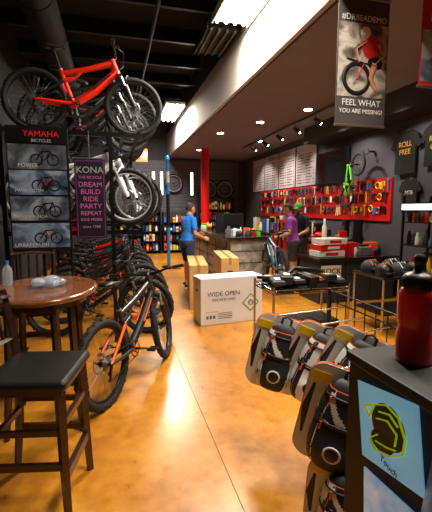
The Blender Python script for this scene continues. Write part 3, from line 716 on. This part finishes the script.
BR=mat('bottle_red',(.95,.05,.06),.28,coat=.5)
b=B(); c=(.755,.80,1.2)
b.lathe([(.038,0),(.045,.004),(.0465,.02),(.0465,.075),(.043,.085),(.0435,.10),(.0465,.11),(.047,.155),(.0465,.18),(.041,.195),(.036,.200)],c,BR,40)
b.lathe([(.037,.196),(.0395,.200),(.0395,.224),(.036,.230),(.029,.236),(.014,.240),(.012,.260),(.015,.264),(.015,.278),(.010,.284)],c,mat('bottle_cap',(.06,.05,.05),.4),32)
for i in range(24):
    a=2*math.pi*i/24; b.box((c[0]+.0398*math.cos(a),c[1]+.0398*math.sin(a),c[2]+.212),(.003,.003,.02),BLK,rot=math.degrees(a))
b.obj('sports_water_bottle')

# ---------------------------------------------------------------- far end of the shop
b=B()
SL=mat('slatwall',(.36,.36,.40),.6)
b.box((2.0,YF-.03,1.9),(5.6,.04,3.0),SL)
for i in range(22): b.box((2.0,YF-.055,.5+i*.13),(5.6,.015,.012),BLK)
b.obj('slatwall_panel')
def shelfunit(x,y,w,h,d,rot,n,name='merchandise_shelf'):
    b=B(); b.M=T(x,y,0)@RZ(rot)
    for sx in(-1,1): b.box((sx*w/2,0,h/2),(.03,d,h),MBLK)
    b.box((0,d/2,h/2),(w,.02,h),DGR)
    for i in range(n):
        z=.1+i*(h-.15)/n; b.box((0,0,z),(w,d,.02),MBLK); q=int(w/.11)
        for k in range(q):
            hh=random.uniform(.5,.85)*(h-.15)/n; m=random.choice(PAL2); xx=-w/2+.06+k*(w-.1)/q
            if random.random()<.6: b.box((xx,-d*.15,z+.01+hh/2),(.085,d*.5,hh),m,bev=.004,seg=1); b.box((xx,-d*.41,z+hh*.5),(.06,.006,hh*.4),random.choice(PAL2))
            else: b.lathe([(.038,0),(.04,hh*.7),(.02,hh*.85),(.02,hh)],(xx,-d*.2,z+.01),m,12)
    return b.obj(name)
shelfunit(1.0,13.9,1.2,1.9,.4,0,5); shelfunit(2.3,13.9,1.2,1.5,.4,0,4); shelfunit(3.7,13.9,1.3,2.0,.4,0,5)
shelfunit(.4,12.2,.9,1.5,.4,0,4)
b=B(); b.lathe([(.13,0),(.13,ZL)],(2.83,12.0,0),mat('column_red',(.85,.05,.05),.4),24); b.lathe([(.17,0),(.17,.15),(.13,.17)],(2.83,12.0,0),TRM,24); b.obj('structural_column')
b=B(); b.lathe([(.045,0),(.045,2.9)],(1.42,10.4,0),mat('post_blue',(.15,.55,.85),.35),18); b.lathe([(.2,0),(.2,.03),(.06,.05)],(1.42,10.4,0),MBLK,20); b.lathe([(.048,0),(.048,.9)],(1.42,10.4,1.1),BLK,18); b.lathe([(.048,0),(.048,.3)],(1.42,10.4,2.3),WHT,18); b.lathe([(.06,0),(.05,.10),(.01,.12)],(1.42,10.4,2.9),BLUP,18); b.obj('feather_flag_post')
b=B(); b.box((.86,12.0,3.22),(.34,.02,.38),ORP); b.torus((.86,11.985,3.24),(0,1,0),.08,.012,WHT,20,5,fl=.3); b.cyl((.86,12,3.39),(.86,12,4.70),.004,MBLK,n=5); b.obj('hanging_orange_sign')
for x,z in((3.55,2.35),(4.2,2.35),(2.2,2.55)):
    b=B(); wheel(b,(x,YF-.16,z),RIMW); b.cyl((x,YF-.02,z+.29),(x,YF-.22,z+.29),.008,CHR,n=8); b.obj('display_bicycle_wheel')
for i,x in enumerate((1.45,1.75,2.9)):
    b=B(); b.box((x,YF-.09,2.55),(.14,.04,.9),MBLK); b.box((x,YF-.113,2.55),(.10,.006,.86),mat('light_panel',(1,1,1),.5,emis=(.9,.95,1),es=2.5)); b.obj('backlit_panel')
b=B()
for y in(10.6,13.4): b.cyl((-1.2,y,0),(-1.2,y,1.7),.018,CHR,n=10); b.box((-1.2,y,.01),(.5,.05,.02),CHR)
b.cyl((-1.2,10.6,1.7),(-1.2,13.4,1.7),.014,CHR,n=10)
for i in range(30):
    y=10.7+i*.088; m=random.choice([BLK,DGR,REDP,BLUP,ORP,GREY,BLK]); b.prism([(-.2,-.02),(-.24,-.75),(.24,-.75),(.2,-.02),(.05,.0),(-.05,0)],m,.035,T(-1.2,y,1.62)@RZ(4)); b.tube([(-1.2,y,1.62),(-1.2,y,1.72)],.004,CHR,5)
b.obj('clothing_rail')

# bike on a repair stand beside the mechanic
b=B(); b.cyl((3.02,6.95,0),(3.02,6.95,1.30),.022,REDP,n=12); b.cyl((3.02,6.95,1.28),(2.93,6.80,1.20),.018,MBLK,n=10); b.box((2.90,6.76,1.18),(.06,.10,.08),BLK,bev=.01)
for a in(20,140,260): b.tube([(3.02,6.95,.25),(3.02+.36*math.cos(R(a)),6.95+.36*math.sin(R(a)),.02)],.014,MBLK,8)
b.obj('bike_repair_stand')
bike('blue',(2.84,6.52,.20),82,name='hardtail_bike')
bike('black',(4.05,3.60,0),74,lean=4)

# ---------------------------------------------------------------- people
SKIN=mat('skin',(.80,.58,.46),.5,var=.06,vs=12); SKIN2=mat('skin_tan',(.76,.52,.40),.5,var=.06,vs=12); LIP=mat('lips',(.62,.32,.28),.5); EYEW=mat('eye_white',(.9,.9,.88),.3); EYED=mat('iris_dark',(.06,.04,.03),.2)
def hand(b,w,d,nrm,side,m,curl=.6,sc_=1.0):
    d=Vector(d).normalized(); n=Vector(nrm); n=(n-d*n.dot(d)).normalized(); s=d.cross(n).normalized()*side
    w=Vector(w); P=lambda a,bb,c: w+(d*a+s*bb+n*c)*sc_
    vs=[];N=14;secs=[(-.02,.024,.020),(.0,.025,.018),(.03,.034,.015),(.065,.041,.014),(.092,.040,.012),(.100,.034,.008)]
    for a,rw,rt in secs:
        for q in range(N):
            an=2*math.pi*q/N; vs.append(P(a,rw*math.cos(an),rt*math.sin(an)))
    fs=[(i*N+q,i*N+(q+1)%N,(i+1)*N+(q+1)%N,(i+1)*N+q) for i in range(len(secs)-1) for q in range(N)]+[list(range(N))[::-1],[(len(secs)-1)*N+q for q in range(N)]]
    b.add(vs,fs,m,True)
    for k,(off,L) in enumerate([(-.031,.060),(-.011,.074),(.011,.080),(.031,.072)]):
        p=P(.086,off,0); a=0; pts=[p]; seg=[.45,.32,.23]
        for q in range(3):
            a+=curl*(.55+.2*q); p=p+((d*math.cos(a)+n*math.sin(a))+s*off*1.2)*L*seg[q]*sc_*1.1; pts.append(p)
        b.tube([tuple(x) for x in pts],[.0095*sc_,.0088*sc_,.008*sc_,.006*sc_],m,8)
    b.tube([P(.02,.022,.004),P(.045,.044,.012),P(.068,.055,.022),P(.088,.054,.034)],[.013*sc_,.0115*sc_,.010*sc_,.007*sc_],m,8)
def person(name,loc,rot,J={},lean=0,height=1.72,shirt=None,pants=None,skin=SKIN,hair=None,cap=None,shorts=True,headyaw=0,headpitch=0,slim=1.0,palms=((0,0,-1),(0,0,-1)),hd=((0,1,-.1),(0,1,-.1)),beard=None):
    S=height/1.75
    j=dict(neck=(0,0,1.475),sl=(-.18,0,1.41),sr=(.18,0,1.41),el=(-.23,-.02,1.13),er=(.23,-.02,1.13),wl=(-.24,.10,.90),wr=(.24,.10,.90),
        hl=(-.095,0,.93),hr=(.095,0,.93),kl=(-.11,.02,.50),kr=(.11,.02,.50),al=(-.12,0,.085),ar=(.12,0,.085),head=(0,.02,1.62))
    j.update(J)
    L=T(0,0,.95)@RX(-lean)@T(0,0,-.95)
    j={k:Vector(v) for k,v in j.items()}
    for k in('neck','sl','sr','head'): j[k]=L@j[k]
    a=B()
    rings=[(.84,.10,.09),(.88,.158,.112),(.95,.165,.118),(1.05,.148,.108),(1.14,.146,.105),(1.24,.163,.112),(1.33,.176,.115),(1.40,.172,.105),(1.44,.125,.085),(1.475,.068,.062),(1.55,.056,.058)]
    n=24; vs=[]
    for z,rx,ry in rings:
        for q in range(n):
            an=2*math.pi*q/n; p=V(rx*slim*math.cos(an),ry*math.sin(an)-(.012 if 1.2<z<1.42 else 0),z)
            vs.append(L@p if z>.95 else p)
    fs=[(i*n+q,i*n+(q+1)%n,(i+1)*n+(q+1)%n,(i+1)*n+q) for i in range(len(rings)-1) for q in range(n)]
    fs+=[list(range(n))[::-1],[ (len(rings)-1)*n+q for q in range(n)]]
    a.add(vs,fs,SKIN)
    def limb(pts,rad):
        a.tube(pts,rad,SKIN,14)
        for p,r in zip(pts,rad): a.ell(tuple(p),(r,r,r),SKIN,12,8)
    mid=lambda p,q,t: p.lerp(q,t)
    for s in'lr':
        sh,e,w=j['s'+s],j['e'+s],j['w'+s]
        limb([sh,mid(sh,e,.4),e],[.054,.050,.040]); limb([e,mid(e,w,.3),w],[.040,.040,.027])
        a.ell(tuple(mid(sh,j['neck'],.25)),(.06,.055,.045),SKIN,12,8)
        h,k,an=j['h'+s],j['k'+s],j['a'+s]
        limb([h,mid(h,k,.35),k],[.090,.082,.056]); limb([k,mid(k,an,.3),an],[.054,.057,.036])
        a.ell(tuple(h+V(0,-.035,.0)),(.085,.09,.09),SKIN,12,8)
    H=T(*j['head'])@RZ(headyaw)@RX(-headpitch)
    a.tube([j['neck'],H@V(0,-.015,-.04)],[.058,.054],SKIN,14)
    am=a.M; a.M=H
    a.ell((0,-.008,.022),(.074,.093,.095),SKIN,20,14); a.ell((0,.022,-.045),(.055,.066,.062),SKIN,16,10); a.ell((0,.05,-.085),(.026,.026,.022),SKIN,12,8)
    a.tube([(0,.082,.018),(0,.098,-.008),(0,.106,-.026),(0,.09,-.034)],[.008,.010,.014,.010],SKIN,10)
    for s in(-1,1): a.ell((s*.076,-.008,-.012),(.010,.019,.031),SKIN,10,8); a.ell((s*.045,.055,-.018),(.02,.02,.02),SKIN,10,8)
    a.M=am
    me=bpy.data.meshes.new('tmp'); me.from_pydata([tuple(v) for v in a.v],[],a.f); ob=bpy.data.objects.new('tmp',me); sc.collection.objects.link(ob)
    md=ob.modifiers.new('r','REMESH'); md.mode='VOXEL'; md.voxel_size=.0105
    sm=ob.modifiers.new('s','SMOOTH'); sm.factor=.5; sm.iterations=3
    dg=bpy.context.evaluated_depsgraph_get(); ev=ob.evaluated_get(dg); em=ev.to_mesh()
    vv=[v.co.copy() for v in em.vertices]; nn=[v.normal.copy() for v in em.vertices]; ff=[tuple(p.vertices) for p in em.polygons]
    ev.to_mesh_clear(); bpy.data.objects.remove(ob); bpy.data.meshes.remove(me)
    hc=j['head']
    bones=[(V(0,0,.86),V(0,0,.95),.15,lambda t:'p'),(L@V(0,0,1.0),L@V(0,0,1.42),.15,lambda t:'s'),(j['neck'],hc,.06,lambda t:'k')]
    kn=.88 if shorts else 2
    for s in'lr':
        bones+=[(j['s'+s],j['e'+s],.05,lambda t:'s' if t<.68 else 'k'),(j['e'+s],j['w'+s],.035,lambda t:'k'),(j['h'+s],j['k'+s],.08,lambda t:'p' if t<kn else 'k'),(j['k'+s],j['a'+s],.05,(lambda t:'k') if shorts else (lambda t:'p')),(j['s'+s],j['neck'],.06,lambda t:'s' if t<.72 else 'k')]
    bd=[(p,q-p,(q-p).length_squared,r,f) for p,q,r,f in bones]
    lab=[]
    for c in vv:
        best=9;bl='k'
        if (c-hc).length<.125: lab.append('k'); continue
        for p,dv,l2,r,f in bd:
            t=(c-p).dot(dv)/l2; t=0 if t<0 else 1 if t>1 else t
            dd=(c-p-dv*t).length/r
            if dd<best: best=dd; bl=f(t)
        lab.append(bl)
    for i in range(len(vv)):
        if lab[i]=='s': vv[i]=vv[i]+nn[i]*(.016+.010*noise.noise(vv[i]*9))
        elif lab[i]=='p': vv[i]=vv[i]+nn[i]*(.018+.010*noise.noise(vv[i]*8))
    b=B(); b.M=T(*loc)@RZ(rot)@Matrix.Scale(S,4)
    mm={'s':shirt,'p':pants,'k':skin}; g={'s':[],'p':[],'k':[]}
    for f in ff:
        ls=[lab[i] for i in f]; g[max(set(ls),key=ls.count)].append(f)
    o=len(b.v); b.v.extend([b.M@v for v in vv])
    for k,fs in g.items():
        mi=b.mi(mm[k])
        for f in fs: b.f.append([i+o for i in f]); b.fm.append(mi); b.fs.append(True)
    base=b.M.copy(); b.M=base@H
    for s in(-1,1):
        b.ell((s*.030,.078,.008),(.012,.009,.006),EYEW,12,8); b.ell((s*.030,.0855,.008),(.005,.003,.005),EYED,10,6)
        b.tube([(s*.014,.086,.024),(s*.030,.090,.029),(s*.046,.080,.025)],.004,hair or EYED,6)
    b.tube([(-.022,.080,-.056),(0,.090,-.053),(.022,.080,-.056)],[.004,.006,.004],LIP,8); b.tube([(-.018,.080,-.062),(0,.089,-.063),(.018,.080,-.062)],[.003,.006,.003],LIP,8)
    if hair: b.ell((0,-.016,.030),(.086,.104,.106),hair,28,20,keep=lambda v:(v.z>.26+.50*max(v.y,0)) or (v.y<-.10 and v.z>-.60))
    if beard: b.ell((0,.02,-.050),(.061,.074,.066),beard,24,16,keep=lambda v:v.z<-.1 and v.y>-.2 and not(abs(v.x)<.35 and v.z>-.35 and v.y>.5))
    if cap:
        b.ell((0,-.012,.040),(.090,.108,.100),cap,28,18,keep=lambda v:v.z>.0)
        b.ell((0,.105,.048),(.065,.062,.010),cap,20,8); b.ell((0,-.012,.141),(.008,.008,.005),cap,8,6)
    b.M=base
    for k,s in enumerate('lr'):
        w=j['w'+s]; hand(b,w,hd[k],palms[k],-1 if s=='l' else 1,skin,.55)
        an=j['a'+s]; x,y=an.x,an.y
        SH=mat('shoe_dark',(.12,.12,.13),.6)
        b.tube([(x,y-.075,.045),(x,y-.055,.055),(x,y,.062),(x,y+.07,.048),(x,y+.14,.036),(x,y+.185,.026)],[.022,.040,.046,.045,.044,.018],SH,12,flat=.8)
        b.box((x,y+.055,.010),(.088,.265,.020),WHT,bev=.009)
        b.tube([(x,y,.07),(x,y,.12)],[.044,.042],WHT if shorts else SH,12)
        for q in range(3): b.tube([(x-.022,y+.05+q*.025,.088-q*.010),(x+.022,y+.05+q*.025,.088-q*.010)],.003,WHT,5)
    return b.obj(name)
BLS=mat('blue_shirt_cloth',(.12,.46,.82),.85,bump=.3,bs=30); PUR=mat('purple_shirt_cloth',(.60,.30,.70),.85,bump=.3,bs=30); BKS=mat('black_shirt_cloth',(.07,.07,.08),.85,bump=.3,bs=30)
JEAN=mat('denim',(.16,.20,.30),.9,bump=.3,bs=80); SHG=mat('grey_shorts_cloth',(.22,.22,.24),.9,bump=.2)
HR1=mat('hair_brown',(.22,.14,.09),.7,bump=.5,bs=90); HR2=mat('hair_dark',(.10,.07,.05),.7,bump=.5,bs=90)
person('customer_man',(1.42,7.62,0),-72,J=dict(el=(-.24,.10,1.16),er=(.24,.06,1.12),wl=(-.16,.34,1.10),wr=(.18,.30,1.02),kl=(-.11,.05,.50),al=(-.12,.04,.085),ar=(.13,-.06,.085)),lean=6,height=1.72,shirt=BLS,pants=JEAN,skin=SKIN2,hair=HR1,shorts=True,headpitch=14,headyaw=-6,palms=((1,0,-.4),(-1,0,-.4)))
person('mechanic_man',(3.55,7.15,0),72,J=dict(el=(-.25,.12,1.14),er=(.25,.12,1.12),wl=(-.17,.36,1.05),wr=(.15,.36,1.0)),lean=10,height=1.72,shirt=PUR,pants=SHG,skin=SKIN,hair=HR2,shorts=True,headpitch=22,headyaw=10,palms=((1,0,-.4),(-1,0,-.4)))
person('shop_assistant_man',(4.00,7.72,0),115,J=dict(el=(-.24,.06,1.14),er=(.24,.06,1.12),wl=(-.15,.30,1.03),wr=(.17,.28,.98)),lean=6,height=1.74,shirt=BKS,pants=SHG,skin=SKIN2,hair=HR2,cap=mat('green_cap',(.25,.62,.22),.8),shorts=True,headpitch=16,headyaw=10,palms=((1,0,-.4),(-1,0,-.4)),beard=HR2)

# ---------------------------------------------------------------- camera, world
cam=bpy.data.cameras.new('camera'); cam.sensor_fit='VERTICAL'; cam.sensor_height=36; cam.lens=380/512*36; cam.clip_start=.05
co=bpy.data.objects.new('camera',cam); co.location=(0,0,1.6); co.rotation_euler=(math.pi/2-math.atan(47/380),0,R(-14.9)); sc.collection.objects.link(co); sc.camera=co
w=bpy.data.worlds.new('world'); sc.world=w; w.use_nodes=True; w.node_tree.nodes['Background'].inputs[0].default_value=(.5,.5,.6,1); w.node_tree.nodes['Background'].inputs[1].default_value=.05
try:
    sc.view_settings.view_transform='Standard'; sc.view_settings.look='None'
except Exception: pass
